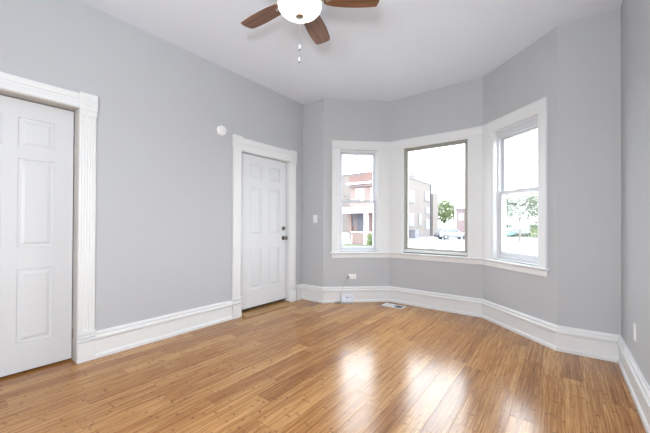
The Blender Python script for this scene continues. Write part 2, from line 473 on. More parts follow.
def six_panel_leaf(root, y0, y1, z0, z1, xf, th, us, rows, name='door_leaf'):
    # us: list of (u0,u1) panel columns; rows: list of (z0,z1)
    bm = bmesh.new()
    ys = sorted({y0, y1, *[v for p in us for v in p]}); zs = sorted({z0, z1, *[v for p in rows for v in p]})
    V = {}
    def vt(y, z, d=0.0):
        k = (round(y, 5), round(z, 5), round(d, 5))
        if k not in V: V[k] = bm.verts.new((xf+d, y, z))
        return V[k]
    def isp(a, b, c, d): return any(abs(a-p[0]) < 1e-6 and abs(b-p[1]) < 1e-6 for p in us) and any(abs(c-r[0]) < 1e-6 and abs(d-r[1]) < 1e-6 for r in rows)
    for i in range(len(ys)-1):
        for j in range(len(zs)-1):
            a, b, c, d = ys[i], ys[i+1], zs[j], zs[j+1]
            if not isp(a, b, c, d):
                bm.faces.new([vt(a, c), vt(b, c), vt(b, d), vt(a, d)]); continue
            loops = [(0, 0), (0.002, -0.009), (0.014, -0.009), (0.020, -0.009), (0.040, -0.001), (0.044, -0.001)]
            prev = None
            for ins, dep in loops:
                cur = [vt(a+ins, c+ins, dep), vt(b-ins, c+ins, dep), vt(b-ins, d-ins, dep), vt(a+ins, d-ins, dep)]
                if prev:
                    for k in range(4): bm.faces.new([prev[k], prev[(k+1) % 4], cur[(k+1) % 4], cur[k]])
                prev = cur
            bm.faces.new(prev)
    # back and edges
    bk = [bm.verts.new((xf-th, y, z)) for y, z in ((y0, z0), (y1, z0), (y1, z1), (y0, z1))]
    bm.faces.new(bk[::-1])
    rim_b = [vt(y, z0) for y in ys]; rim_t = [vt(y, z1) for y in ys]; rim_l = [vt(y0, z) for z in zs]; rim_r = [vt(y1, z) for z in zs]
    bm.faces.new(rim_b + [bk[1], bk[0]]); bm.faces.new(rim_t[::-1] + [bk[3], bk[2]])
    bm.faces.new(rim_l[::-1] + [bk[0], bk[3]]); bm.faces.new(rim_r + [bk[2], bk[1]])
    return link(name, bm, M['door'], root)

def jamb(root, y0, y1, zt, mt='trim'):
    bm = bmesh.new(); x0 = XL-T; x1 = XL+0.001; t = 0.018
    box(bm, x0, x1, y0-0.001, y0+t-0.012, 0, zt); box(bm, x0, x1, y1-t+0.012, y1+0.001, 0, zt); box(bm, x0, x1, y0, y1, zt-t+0.012, zt+0.001)
    return link('door_frame', bm, M[mt], root)

# door 1 (left, shut, partly out of the picture)
r1 = struct(empty('door_1', (0, 0, 0)))
door_casing(r1, D1[0], D1[1], D1[2], 0.112, 0.124, 2.060, 2.186)
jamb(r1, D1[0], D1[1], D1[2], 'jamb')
six_panel_leaf(r1, -0.012, 0.729, 0.018, 2.045, XL-0.100, 0.035, [(0.108, 0.320), (0.404, 0.610)], [(0.232, 0.782), (0.942, 1.606), (1.692, 1.914)])
for z in (0.22, 0.95, 1.80):
    bm = bmesh.new(); tube(bm, [(XL-0.094, 0.7345, z-0.045), (XL-0.094, 0.7345, z+0.045)], 0.0045, 10); link('hinge', bm, M['hinge'], r1)

# door 2 (shut entry door with knob and deadbolt)
r2 = struct(empty('door_2', (0, 0, 0)))
door_casing(r2, D2[0], D2[1], D2[2], 0.116, 0.130, 2.000+0.052, 2.187)
jamb(r2, D2[0], D2[1], D2[2])
six_panel_leaf(r2, 2.335, 3.158, 0.056, 2.008, XL-0.052, 0.04, [(2.487, 2.697), (2.813, 3.023)], [(0.285, 0.800), (0.985, 1.600), (1.700, 1.888)])
bm = bmesh.new(); box(bm, XL-0.090, XL-0.0525, 2.337, 3.156, 0.044, 0.0555); link('door_gap_shade', bm, M['rubber'], r2)  # black strip standing in for the shaded gap under the leaf
def xaxis_lathe(prof, x, y, z, name, mt, par, segs=24):
    bm = bmesh.new(); Mx = Matrix.Translation((x, y, z)) @ Matrix.Rotation(math.pi/2, 4, 'Y')
    lathe(bm, prof, segs, Mx); return link(name, bm, mt, par, smooth=True)
kb = xaxis_lathe([(0, -0.002), (0.031, 0), (0.031, 0.004), (0.024, 0.010), (0.011, 0.013), (0.010, 0.032), (0.018, 0.038), (0.026, 0.047), (0.027, 0.056), (0.021, 0.064), (0, 0.066)],
                 XL-0.052, 3.100, 0.925, 'door_knob', M['knob'], r2)
db = xaxis_lathe([(0, -0.002), (0.030, 0), (0.030, 0.005), (0.024, 0.012), (0, 0.013)], XL-0.052, 3.100, 1.062, 'deadbolt', M['knob'], r2)
bm = bmesh.new(); box(bm, XL-0.040, XL-0.018, 3.096, 3.104, 1.045, 1.079); link('thumb_turn', bm, M['knob'], db, bevel=0.002)
xaxis_lathe([(0, 0), (0.014, 0), (0.014, 0.010), (0.010, 0.014), (0, 0.014)], XL-0.052, 3.120, 1.965, 'door_sensor', M['plastic'], r2)
bm = bmesh.new(); box(bm, XL-0.048, XL-0.030, 3.163, 3.1665, 0.90, 0.95); link('strike_plate', bm, M['hinge'], r2)
bm = bmesh.new()
extrude(bm, [(-0.13, 0.0005), (0.130, 0.0005), (0.130, 0.006), (0.060, 0.014), (0.0, 0.020), (-0.13, 0.020)], (XL, 2.3290, 0), (1, 0, 0), (0, 0, 1), (0, 1, 0), 0.836)
struct(link('trim_1', bm, M['threshold']))

# ------------------------------------------------------------ bay window trim
def seg_obj(i, bm, name, mt, parent=None, **kw):
    Mx, L, ang = seg_frame(i)
    for v in bm.verts: v.co = Mx @ v.co
    return link(name, bm, mt, parent, **kw)
# note: in the wall frame +y points out of the room, so room side is negative y
s0B, s1D = 0.122, 0.882
KB = Vector(K[1]) + (Vector(K[2])-Vector(K[1])).normalized()*s0B
KD = Vector(K[3]) + (Vector(K[4])-Vector(K[3])).normalized()*s1D
BW = [tuple(KB), K[2], K[3], tuple(KD)]
KB2 = Vector(K[1]) + (Vector(K[2])-Vector(K[1])).normalized()*(s0B-0.022)
KD2 = Vector(K[3]) + (Vector(K[4])-Vector(K[3])).normalized()*(s1D+0.022)
BW2 = [tuple(KB2), K[2], K[3], tuple(KD2)]
bm = bmesh.new()
sweep(bm, BW, 0, 3, [(0, 2.205), (0.013, 2.205), (0.016, 2.214), (0.016, 2.225), (0.020, 2.229), (0.020, 2.308), (0.024, 2.313), (0.024, 2.326), (0.018, 2.332), (0, 2.332)])
struct(link('trim_2', bm, M['trim']))          # head casing
bm = bmesh.new()
sweep(bm, BW2, 0, 3, [(0, 0.705), (0.040, 0.705), (0.046, 0.709), (0.046, 0.718), (0.040, 0.7235), (0, 0.7235)])
struct(link('trim_3', bm, M['trim']))          # stool
bm = bmesh.new()
sweep(bm, BW, 0, 3, [(0, 0.640), (0.015, 0.640), (0.018, 0.645), (0.018, 0.692), (0.024, 0.704), (0, 0.704)])
struct(link('trim_4', bm, M['trim']))          # apron
def side_prof(w, d=0.019, flip=False):
    p = [(0, 0), (0, d), (0.006, d+0.003), (0.014, d+0.003), (0.018, d), (w-0.03, d-0.001), (w-0.028, d-0.005), (w-0.012, d-0.006), (w-0.006, d-0.010), (w, d-0.010), (w, 0)]
    if flip: p = [(w-a, b) for a, b in p]
    return p
def flat_prof(w, inner, d=0.019):
    # corner board: bead near the opening only
    p = [(0, 0), (0, d-0.010), (0.006, d-0.010), (0.012, d-0.006), (0.028, d-0.005), (0.030, d), (w, d), (w, 0)]
    if inner == 'right': p = [(w-a, b) for a, b in p]
    return p
n_trim = 5
def vert_casing(i, s, w, prof):
    global n_trim
    bm = bmesh.new(); extrude(bm, [(a, -b) for a, b in prof], (s, 0, 0.7235), (1, 0, 0), (0, 1, 0), (0, 0, 1), 2.205-0.7235)
    struct(seg_obj(i, bm, 'trim_%d' % n_trim, M['trim'])); n_trim += 1
LB = seg_frame(1)[1]; LC = seg_frame(2)[1]; LD = seg_frame(3)[1]
cut = 0.0075
vert_casing(1, s0B, OB[0]-s0B, side_prof(OB[0]-s0B))
vert_casing(1, OB[1], LB-cut-OB[1], flat_prof(LB-cut-OB[1], 'left'))
vert_casing(2, cut, OC[0]-cut, flat_prof(OC[0]-cut, 'right'))
vert_casing(2, OC[1], LC-cut-OC[1], flat_prof(LC-cut-OC[1], 'left'))
vert_casing(3, cut, OD[0]-cut, flat_prof(OD[0]-cut, 'right'))
vert_casing(3, OD[1], s1D-OD[1], side_prof(s1D-OD[1], flip=True))

def frame_rect(bm, s0, s1, z0, z1, w, y0, y1, wb=None, wt=None):
    wb = w if wb is None else wb; wt = w if wt is None else wt
    box(bm, s0, s0+w, y0, y1, z0, z1); box(bm, s1-w, s1, y0, y1, z0, z1)
    box(bm, s0+w, s1-w, y0, y1, z0, z0+wb); box(bm, s0+w, s1-w, y0, y1, z1-wt, z1)
def reveal(i, op, root, mt=None):
    bm = bmesh.new(); s0, s1, z0, z1 = op
    t = 0.006
    box(bm, s0-0.0005, s0+t, 0.0, T, z0, z1); box(bm, s1-t, s1+0.0005, 0.0, T, z0, z1)
    box(bm, s0+t, s1-t, 0.0, T, z1-t, z1+0.0005); box(bm, s0+t, s1-t, -0.0, T+0.03, z0-0.010, z0+0.004)
    return seg_obj(i, bm, 'jamb_liner', mt or M['trim'], root)

def double_hung(i, op, n, meet, head=0.02, dep=0.045, sash=0.036, botr=0.050, bot_extra=0.0, topr=0.036):
    root = struct(empty('window_%d' % n)); s0, s1, z0, z1 = op
    reveal(i, op, root)
    bm = bmesh.new(); a0, a1, b0, b1 = s0+0.006, s1-0.006, z0+0.004, z1-0.006
    frame_rect(bm, a0, a1, b0, b1, 0.018, dep, T-0.02, wb=0.020+bot_extra, wt=0.012)
    # blind stops stepping down at the head
    if head > 0.03:
        box(bm, a0, a1, dep-0.030, T-0.02, b1-head*0.35, b1); box(bm, a0, a1, dep-0.012, T-0.02, b1-head*0.7, b1-head*0.35); box(bm, a0+0.018, a1-0.018, dep+0.004, T-0.02, b1-head, b1-head*0.7)
    seg_obj(i, bm, 'window_frame', M['vinyl'], root, bevel=0.0015)
    a0 += 0.0185; a1 -= 0.0185; b0 += 0.0205+bot_extra; b1 -= max(head, 0.0125)
    bm = bmesh.new(); frame_rect(bm, a0, a1, meet-0.020, b1, sash, dep+0.045, dep+0.072, wb=0.034, wt=topr)
    up = seg_obj(i, bm, 'upper_sash', M['vinyl'], root, bevel=0.0015)
    bm = bmesh.new(); box(bm, a0+sash-0.003, a1-sash+0.003, dep+0.056, dep+0.060, meet+0.010, b1-topr+0.003); seg_obj(i, bm, 'pane', M['glass'], up)
    bm = bmesh.new(); frame_rect(bm, a0, a1, b0, meet+0.020, sash, dep+0.010, dep+0.042, wb=botr, wt=0.036)
    lo = seg_obj(i, bm, 'lower_sash', M['vinyl'], root, bevel=0.0015)
    bm = bmesh.new(); box(bm, a0+sash-0.003, a1-sash+0.003, dep+0.024, dep+0.028, b0+botr-0.003, meet-0.013); seg_obj(i, bm, 'pane', M['glass'], lo)
    bm = bmesh.new(); c = (a0+a1)/2
    box(bm, c-0.028, c+0.028, dep+0.012, dep+0.036, meet+0.020, meet+0.027); box(bm, c-0.008, c+0.020, dep+0.014, dep+0.030, meet+0.027, meet+0.037)
    seg_obj(i, bm, 'sash_lock', M['vinyl'], lo, bevel=0.002)
    return root
double_hung(1, OB, 1, 1.462, head=0.014, dep=0.035, sash=0.026, botr=0.034, topr=0.026)
double_hung(3, OD, 3, 1.492, head=0.085, dep=0.045, sash=0.034, botr=0.050, bot_extra=0.012, topr=0.020)
w2 = struct(empty('window_2')); reveal(2, OC, w2, M['alu'])
bm = bmesh.new(); frame_rect(bm, OC[0]+0.0065, OC[1]-0.0065, OC[2]+0.0350, OC[3]-0.0065, 0.012, 0.020, 0.070, wb=0.004, wt=0.010)
seg_obj(2, bm, 'window_frame', M['alu'], w2)
bm = bmesh.new(); box(bm, OC[0]+0.007, OC[1]-0.007, 0.001, 0.068, OC[2]+0.0045, OC[2]+0.0345); seg_obj(2, bm, 'sill_board', M['trim'], w2)
bm = bmesh.new(); frame_rect(bm, OC[0]+0.019, OC[1]-0.019, OC[2]+0.035, OC[3]-0.017, 0.026, 0.034, 0.066)
fr = seg_obj(2, bm, 'fixed_sash', M['alu'], w2, bevel=0.002)
bm = bmesh.new(); box(bm, OC[0]+0.042, OC[1]-0.042, 0.048, 0.054, OC[2]+0.058, OC[3]-0.040); seg_obj(2, bm, 'pane', M['glass'], fr)

# ------------------------------------------------------------ small things on the walls and the floor
det = tag(empty('smoke_detector', (XL, 2.048, 2.193)), 'small round white smoke detector high on the grey wall left of the far door', 'smoke detector')
bm = bmesh.new(); lathe(bm, [(0, 0), (0.058, 0), (0.058, 0.012), (0.054, 0.016), (0, 0.016)], 32, Matrix.Rotation(math.pi/2, 4, 'Y')); link('base_plate', bm, M['plastic'], det, smooth=True)
bm = bmesh.new(); lathe(bm, [(0, 0.016), (0.050, 0.0165), (0.052, 0.022), (0.048, 0.036), (0.034, 0.043), (0.020, 0.042), (0, 0.043)], 32, Matrix.Rotation(math.pi/2, 4, 'Y')); link('cover', bm, M['plastic'], det, smooth=True)
bm = bmesh.new(); lathe(bm, [(0, 0.040), (0.005, 0.0435), (0.004, 0.0455), (0, 0.046)], 12, Matrix.Translation((0, 0.022, -0.012)) @ Matrix.Rotation(math.pi/2, 4, 'Y')); link('test_button', bm, M['grey_plastic'], det)

def on_wall(i, s, z, name):
    Mx, L, ang = seg_frame(i); p = Mx @ Vector((s, 0, z))
    return empty(name, tuple(p), ang)
sw = tag(on_wall(0, 0.246, 1.200, 'light_switch'), 'white toggle light switch plate on the narrow wall right of the far door', 'light switch')
bm = bmesh.new(); box(bm, -0.037, 0.037, -0.006, 0, -0.058, 0.058); link('wall_plate', bm, M['plastic'], sw, bevel=0.003)
bm = bmesh.new(); box(bm, -0.005, 0.005, -0.016, -0.005, -0.004, 0.012); link('toggle', bm, M['plastic'], sw, bevel=0.001)

ob = tag(on_wall(1, 0.425, 0.368, 'wall_outlet'), 'white outlet mounted sideways under the left bay window with a cord plugged in', 'outlet')
bm = bmesh.new(); box(bm, -0.058, 0.058, -0.006, 0, -0.037, 0.037); link('wall_plate', bm, M['plastic'], ob, bevel=0.003)
for sx in (-0.022, 0.022):
    bm = bmesh.new(); box(bm, sx-0.015, sx+0.015, -0.008, -0.0055, -0.017, 0.017)
    r = link('receptacle', bm, M['plastic'], ob, bevel=0.002)
    bm = bmesh.new(); box(bm, sx-0.006, sx+0.003, -0.0088, -0.0078, 0.005, 0.007); box(bm, sx-0.006, sx+0.003, -0.0088, -0.0078, -0.007, -0.005); link('slot', bm, M['dark'], r)
# plug-in adapter with its cord, running down to the box on the floor
Mx, L, ang = seg_frame(1)
ad = tag(empty('power_adapter', tuple(Mx @ Vector((0.400, -0.0088, 0.368))), ang), 'white plug with thin grey cord in the sideways outlet below the left bay window', 'plug')
bm = bmesh.new(); box(bm, -0.026, 0.026, -0.030, 0, -0.024, 0.024); link('plug_body', bm, M['plastic'], ad, bevel=0.004)
bm = bmesh.new(); tube(bm, [(-0.024, -0.016, 0), (-0.044, -0.016, -0.002), (-0.058, -0.018, -0.02)], [0.010, 0.008, 0.004], 10); link('strain_relief', bm, M['grey_plastic'], ad, smooth=True)
bm = bmesh.new()
pts = [(-0.058, -0.018, -0.020), (-0.075, -0.022, -0.060), (-0.090, -0.030, -0.110), (-0.118, -0.036, -0.150), (-0.150, -0.040, -0.220), (-0.160, -0.040, -0.300),
       (-0.175, -0.045, -0.345), (-0.235, -0.050, -0.3545), (-0.215, -0.095, -0.3545), (-0.170, -0.080, -0.3545), (-0.185, -0.045, -0.3500), (-0.240, -0.060, -0.3480), (-0.215, -0.090, -0.3530), (-0.160, -0.070, -0.3500), (-0.146, -0.062, -0.335)]
tube(bm, pts, 0.0030, 8); link('cord', bm, M['grey_plastic'], ad, smooth=True)
bxo = tag(empty('modem_box', tuple(Mx @ Vector((0.345, -0.066, 0.0))), ang-0.04), 'small white electronic box with dark markings standing on the floor against the bay baseboard', 'modem')
bm = bmesh.new(); box(bm, -0.086, 0.086, -0.030, 0.030, 0.004, 0.105); link('body', bm, M['box_plastic'], bxo, bevel=0.008)
bm = bmesh.new()
for k in range(5): box(bm, -0.070+k*0.030, -0.048+k*0.030, -0.0312, -0.0298, 0.016, 0.028)
link('vent_slots', bm, M['grey_plastic'], bxo)
bm = bmesh.new(); box(bm, -0.034, 0.016, -0.0310, -0.0298, 0.082, 0.092); link('status_window', bm, M['grey_plastic'], bxo)
bm = bmesh.new(); box(bm, 0.050, 0.060, -0.0310, -0.0298, 0.082, 0.092); link('indicator_light', bm, M['grey_plastic'], bxo)
for fx_ in (-0.070, 0.050):
    bm = bmesh.new(); box(bm, fx_, fx_+0.020, -0.022, 0.022, 0, 0.006); link('foot', bm, M['rubber'], bxo)

vt_ = tag(empty('floor_vent', (-1.822, 3.925, 0.0)), 'white metal floor register with dark open louvres at its right half by the bay baseboard', 'floor vent')
bm = bmesh.new(); x0, x1, y0, y1 = -0.150, 0.150, -0.080, 0.080; dx0, dx1, dy0, dy1 = 0.020, 0.125, -0.058, 0.058
box(bm, x0, dx0, y0, y1, 0.0005, 0.006); box(bm, dx1, x1, y0, y1, 0.0005, 0.006); box(bm, dx0, dx1, y0, dy0, 0.0005, 0.006); box(bm, dx0, dx1, dy1, y1, 0.0005, 0.006)
link('vent_plate', bm, M['plastic'], vt_, bevel=0.0015)
bm = bmesh.new(); box(bm, dx0, dx1, dy0, dy1, 0.0005, 0.0015)
for k in range(6): box(bm, dx0+0.004+k*0.017, dx0+0.009+k*0.017, dy0, dy1, 0.0015, 0.0050)
link('louvre', bm, M['vent_dark'], vt_)
bm = bmesh.new()
for k in range(8): box(bm, -0.132+k*0.018, -0.127+k*0.018, dy0, dy1, 0.0058, 0.0070)
link('closed_louvre', bm, M['plastic'], vt_)

ro = tag(empty('wall_outlet', (XR, 2.886, 0.416)), 'white outlet cover plate low on the right grey wall above the baseboard', 'outlet')
bm = bmesh.new(); box(bm, -0.006, 0, -0.036, 0.036, -0.057, 0.057); link('wall_plate', bm, M['plastic'], ro, bevel=0.003)
for dz in (-0.020, 0.020):
    bm = bmesh.new(); box(bm, -0.008, -0.0055, -0.016, 0.016, dz-0.014, dz+0.014); link('receptacle', bm, M['plastic'], ro, bevel=0.002)

# ------------------------------------------------------------ ceiling fan
FX, FY = -1.412, 1.540
fan = tag(empty('ceiling_fan', (FX, FY, H)), 'five-blade brown wood ceiling fan with a glowing white glass bowl light and two pull chains', 'ceiling fan')
def fz(z): return z - H
bm = bmesh.new(); lathe(bm, [(0, 0), (0.070, 0), (0.072, -0.012), (0.060, -0.040), (0.030, -0.055), (0.016, -0.060), (0.016, -0.10), (0, -0.10)], 32); link('canopy', bm, M['nickel'], fan, smooth=True)
bm = bmesh.new(); lathe(bm, [(0, -0.095), (0.045, -0.095), (0.085, -0.110), (0.105, -0.140), (0.108, -0.190), (0.100, -0.225), (0.085, -0.245), (0, -0.245)], 40); link('motor_housing', bm, M['nickel'], fan, smooth=True)
bm = bmesh.new(); lathe(bm, [(0, -0.245), (0.070, -0.245), (0.075, -0.262), (0.120, -0.282), (0.150, -0.290), (0.150, -0.302), (0, -0.302)], 40); link('light_fitter', bm, M['nickel'], fan, smooth=True)
bm = bmesh.new(); lathe(bm, [(0.143, -0.303), (0.147, -0.312), (0.145, -0.324), (0.132, -0.342), (0.110, -0.358), (0.083, -0.371), (0.052, -0.380), (0.022, -0.384), (0, -0.385)], 48); link('glass_bowl', bm, M['bowl'], fan, smooth=True)
bm = bmesh.new(); lathe(bm, [(0, -0.381), (0.030, -0.382), (0.030, -0.387), (0.022, -0.393), (0.008, -0.395), (0.007, -0.408), (0.004, -0.412), (0, -0.413)], 24); link('finial', bm, M['nickel'], fan, smooth=True)
for dx, dy, zt, zb in ((0.002, 0.0, -0.410, -0.578), (-0.006, 0.004, -0.405, -0.660)):
    bm = bmesh.new(); tube(bm, [(dx*0.5, dy*0.5, zt), (dx, dy, zb)], 0.0011, 6); ch = link('pull_chain', bm, M['nickel'], fan)
    bm = bmesh.new(); lathe(bm, [(0, 0), (0.004, -0.001), (0.0062, -0.010), (0.0066, -0.028), (0.004, -0.031), (0, -0.031)], 14, Matrix.Translation((dx, dy, zb))); fb = link('chain_fob', bm, M['plastic'], ch, smooth=True)
    bm = bmesh.new(); lathe(bm, [(0, -0.030), (0.0066, -0.0305), (0.0066, -0.036), (0.003, -0.040), (0, -0.040)], 14, Matrix.Translation((dx, dy, zb))); link('chain_fob_tip', bm, M['hinge'], ch, smooth=True)
# one blade, then copies
def blade_mesh():
    bm = bmesh.new(); th = 0.007
    ctr = [(0.165, 0.046), (0.185, 0.058), (0.24, 0.068), (0.32, 0.074), (0.40, 0.075), (0.47, 0.071), (0.520, 0.066)]
    tip = [(0.536, 0.064), (0.548, 0.030), (0.550, -0.010), (0.546, -0.050)]
    pts = [(x, w) for x, w in ctr] + tip + [(x, -w) for x, w in ctr[::-1]]
    a = [bm.verts.new((x, y, -th/2)) for x, y in pts]; b = [bm.verts.new((x, y, th/2)) for x, y in pts]
    bm.faces.new(a[::-1]); bm.faces.new(b)
    for i in range(len(pts)): bm.faces.new([a[i], a[(i+1) % len(pts)], b[(i+1) % len(pts)], b[i]])
    return bm
def bracket_mesh():
    bm = bmesh.new()
    pts = [(0.085, 0.020), (0.130, 0.016), (0.160, 0.022), (0.190, 0.030), (0.215, 0.018), (0.225, 0.0)]
    pts = pts + [(x, -y) for x, y in pts[::-1][1:]]
    a = [bm.verts.new((x, y, -0.0085)) for x, y in pts]; b = [bm.verts.new((x, y, -0.0037)) for x, y in pts]
    bm.faces.new(a[::-1]); bm.faces.new(b)
    for i in range(len(pts)): bm.faces.new([a[i], a[(i+1) % len(pts)], b[(i+1) % len(pts)], b[i]])
    for sx, sy in ((0.185, 0.018), (0.185, -0.018), (0.21, 0)):
        lathe(bm, [(0, -0.0125), (0.005, -0.0115), (0.006, -0.0085), (0, -0.0084)], 10, Matrix.Translation((sx, sy, 0)))
    return bm
bl0 = link('fan_blade', blade_mesh(), M['blade'], fan, bevel=0.0015)
br0 = link('blade_bracket', bracket_mesh(), M['nickel'], bl0)
for k, deg in enumerate((182.5, 110.5, 38.5, -33.5, -105.5)):
    if k == 0: b_ = bl0
    else:
        b_ = bl0.copy(); COL.objects.link(b_); c_ = br0.copy(); COL.objects.link(c_); c_.parent = b_
    b_.parent = fan
    b_.matrix_local = Matrix.Translation((0, 0, -0.250)) @ Matrix.Rotation(math.radians(deg), 4, 'Z') @ Matrix.Rotation(math.radians(-11), 4, 'X')

# ------------------------------------------------------------ outside
G = -0.95
def ground(name, x0, x1, y0, y1, z, mt):
    bm = bmesh.new(); box(bm, x0, x1, y0, y1, z-0.3, z); return struct(link(name, bm, mt))
ground('ground_concrete', -160, 90, 6, 220, G, M['concrete'])
ground('ground_yard', -160, 90, -60, 6, G, M['grass'])
bm = bmesh.new(); box(bm, -20.5, -12.6, 22.5, 26.4, G, G+0.05); struct(link('ground_lawn', bm, M['grass']))

# brick house with porch, seen through the left bay window
hs = tag(empty('brick_house', (-17.2, 28.0, G)), 'two-storey red brick house with a white porch seen through the left bay window', 'house')
def hb(name, mt, *boxes, parent=None):
    bm = bmesh.new()
    for b in boxes: box(bm, b[0]+17.2, b[1]+17.2, b[2]-28.0, b[3]-28.0, b[4]-G, b[5]-G)
    return link(name, bm, mt, parent or hs)
HX = -14.75
hb('wall', M['brick_red'], (-18.45, HX, 28.6, 33.8, G, 6.2))
hb('roof', M['roof_red'], (-18.6, HX+0.1, 28.4, 33.9, 6.2, 6.40))
hb('gable_panel', M['roof_red'], (-18.45, -16.6, 28.3, 28.6, 5.62, 6.2))
hb('gable_panel', M['roof_red'], (-16.6, HX, 28.1, 28.6, 5.62, 6.55))
hb('cornice', M['ext_white'], (-18.7, HX+0.1, 28.1, 28.6, 5.42, 5.60))
hb('cornice', M['brick_dull'], (-18.6, HX+0.05, 28.35, 28.6, 5.15, 5.34))
for x0, x1 in ((-17.75, -16.75), (-15.9, -15.1)):
    w = hb('window', M['ext_white'], (x0, x1, 28.50, 28.62, 3.65, 4.95))
    hb('pane', M['ext_grey'], (x0+0.12, x1-0.12, 28.47, 28.51, 3.8, 4.25), parent=w)
hb('porch_beam', M['ext_white'], (-19.2, HX+0.2, 26.6, 26.9, 2.25, 2.72))
hb('porch_roof', M['ext_white'], (-19.2, HX+0.2, 26.7, 28.6, 2.72, 2.85))
hb('porch_column', M['ext_white'], (-15.52, -15.22, 26.50, 26.82, G, 2.25))
hb('brick_pier', M['brick_red'], (-16.25, -15.9, 28.2, 28.6, 0.3, 2.25))
hb('brick_pier', M['brick_red'], (-18.55, -18.1, 28.2, 28.6, 0.3, 2.25))
hb('door', M['ext_dark'], (-17.55, -16.75, 28.5, 28.62, 0.2, 2.25))
hb('window', M['ext_grey'], (-18.35, -17.85, 28.5, 28.62, 0.9, 2.2))
hb('porch_wall', M['brick_red'], (-17.0, -14.8, 26.65, 26.95, G, 0.25))
hb('porch_floor', M['ext_white'], (-17.3, HX, 26.95, 28.6, G, 0.05))
hb('wall_cap', M['ext_white'], (-17.1, -14.8, 26.55, 27.0, 0.25, 0.33))
bm = bmesh.new(); pr_ = [(-1.45, 0)]
for k in range(6): pr_ = pr_[:-1] + [(-2.9+k*0.24, k*0.19), (-2.9+k*0.24, (k+1)*0.19), (-1.45, 0)]
pr_ = pr_[:-1] + [(-1.45, 1.14), (-1.45, 0)]
extrude(bm, pr_, (-1.9, 0, 0), (0, 1, 0), (0, 0, 1), (1, 0, 0), 1.8)
link('steps', bm, M['ext_white'], hs)

# tan brick building through the centre window
tb = tag(empty('brick_building', (-17.8, 44, G)), 'tall washed-out tan brick building at the left of the centre bay window view', 'building')
def tbx(name, mt, *boxes, parent=None):
    bm = bmesh.new()
    for b in boxes: box(bm, b[0]+17.8, b[1]+17.8, b[2]-44, b[3]-44, b[4]-G, b[5]-G)
    return link(name, bm, mt, parent or tb)
tbx('wall', M['brick_tan'], (-30, -17.8, 36, 53.0, G, 8.0))
tbx('parapet', M['ext_grey'], (-30, -17.72, 35.9, 53.05, 8.0, 8.12)); tbx('chimney', M['brick_tan'], (-19.0, -18.2, 46.2, 46.9, 8.12, 8.9))
for y0, y1, z0, z1 in ((43.3, 45.3, 4.4, 6.2), (43.3, 45.3, 0.8, 2.8), (50.2, 52.3, 2.9, 4.0), (50.0, 52.3, 5.0, 6.6), (47.2, 48.4, 1.0, 2.8), (50.2, 52.3, 0.3, 2.0)):
    w = tbx('window', M['ext_pale'], (-17.84, -17.70, y0, y1, z0, z1)); tbx('pane', M['ext_pale'], (-17.71, -17.68, y0+0.2, y1-0.2, z0+0.15, z1-0.15), parent=w)
tbx('stair_tower', M['brick_tan'], (-24, -17.5, 53.4, 56.2, G, 6.55)); tbx('drainpipe', M['ext_dark'], (-17.78, -17.65, 52.8, 52.95, G, 8.0))
bn = tag(empty('trash_bin', (-17.2, 43.9, G)), 'dark grey dumpster against the tan brick building', 'bin')
bm = bmesh.new(); box(bm, -0.5, 0.5, -0.8, 0.8, 0, 1.15); link('body', bm, M['ext_grey'], bn, bevel=0.03)
bm = bmesh.new(); box(bm, -0.55, 0.55, -0.85, 0.85, 1.15, 1.25); link('lid', bm, M['ext_grey'], bn)

rb = tag(empty('brick_building', (-20, 88, G)), 'distant low dull red brick building beyond the utility pole and white car', 'building')
bm = bmesh.new(); box(bm, -2.0, 8.0, -2.5, 4, 0, 6.0); link('wall', bm, M['brick_dull'], rb)
bm = bmesh.new(); box(bm, -2.2, 8.2, -2.7, 4.2, 6.0, 6.3); link('roof', bm, M['ext_grey'], rb)
for k in range(4):
    bm = bmesh.new(); box(bm, -1.2+k*2.2, -0.2+k*2.2, -2.56, -2.48, 3.2, 4.8); link('window', bm, M['ext_white'], rb)

up_ = tag(empty('utility_pole', (-18.5, 70, G)), 'tall thin wooden utility pole behind the white car', 'utility pole')
bm = bmesh.new(); tube(bm, [(0, 0, 0), (0, 0, 8.6)], [0.16, 0.11], 10); link('pole', bm, M['bark'], up_)
bm = bmesh.new(); box(bm, -0.9, 0.9, -0.06, 0.06, 7.7, 7.85); link('crossarm', bm, M['bark'], up_)

# white car
cr = tag(empty('car', (-11.95, 44.7, G), math.atan2(1.91, 2.07)), 'white wagon parked across the street in the centre window view', 'car')
def loft(bm, side, hw):
    # side outline (x, z) given half width per point
    L_ = [bm.verts.new((x, -w, z)) for (x, z), w in zip(side, hw)]; R_ = [bm.verts.new((x, w, z)) for (x, z), w in zip(side, hw)]
    n = len(side); bm.faces.new(L_); bm.faces.new(R_[::-1])
    for i in range(n): bm.faces.new([L_[i], R_[i], R_[(i+1) % n], L_[(i+1) % n]])
bm = bmesh.new()
loft(bm, [(-2.25, 0.35), (-2.3, 0.8), (-2.2, 1.0), (-1.9, 1.02), (1.1, 1.0), (2.1, 0.85), (2.3, 0.6), (2.3, 0.32)], [0.85]*8); link('body', bm, M['car_white'], cr, bevel=0.05)
bm = bmesh.new()
loft(bm, [(-2.15, 1.0), (-1.75, 1.50), (-1.55, 1.56), (0.05, 1.55), (0.85, 1.02)], [0.80, 0.66, 0.64, 0.64, 0.76]); link('cabin', bm, M['car_white'], cr, bevel=0.03)
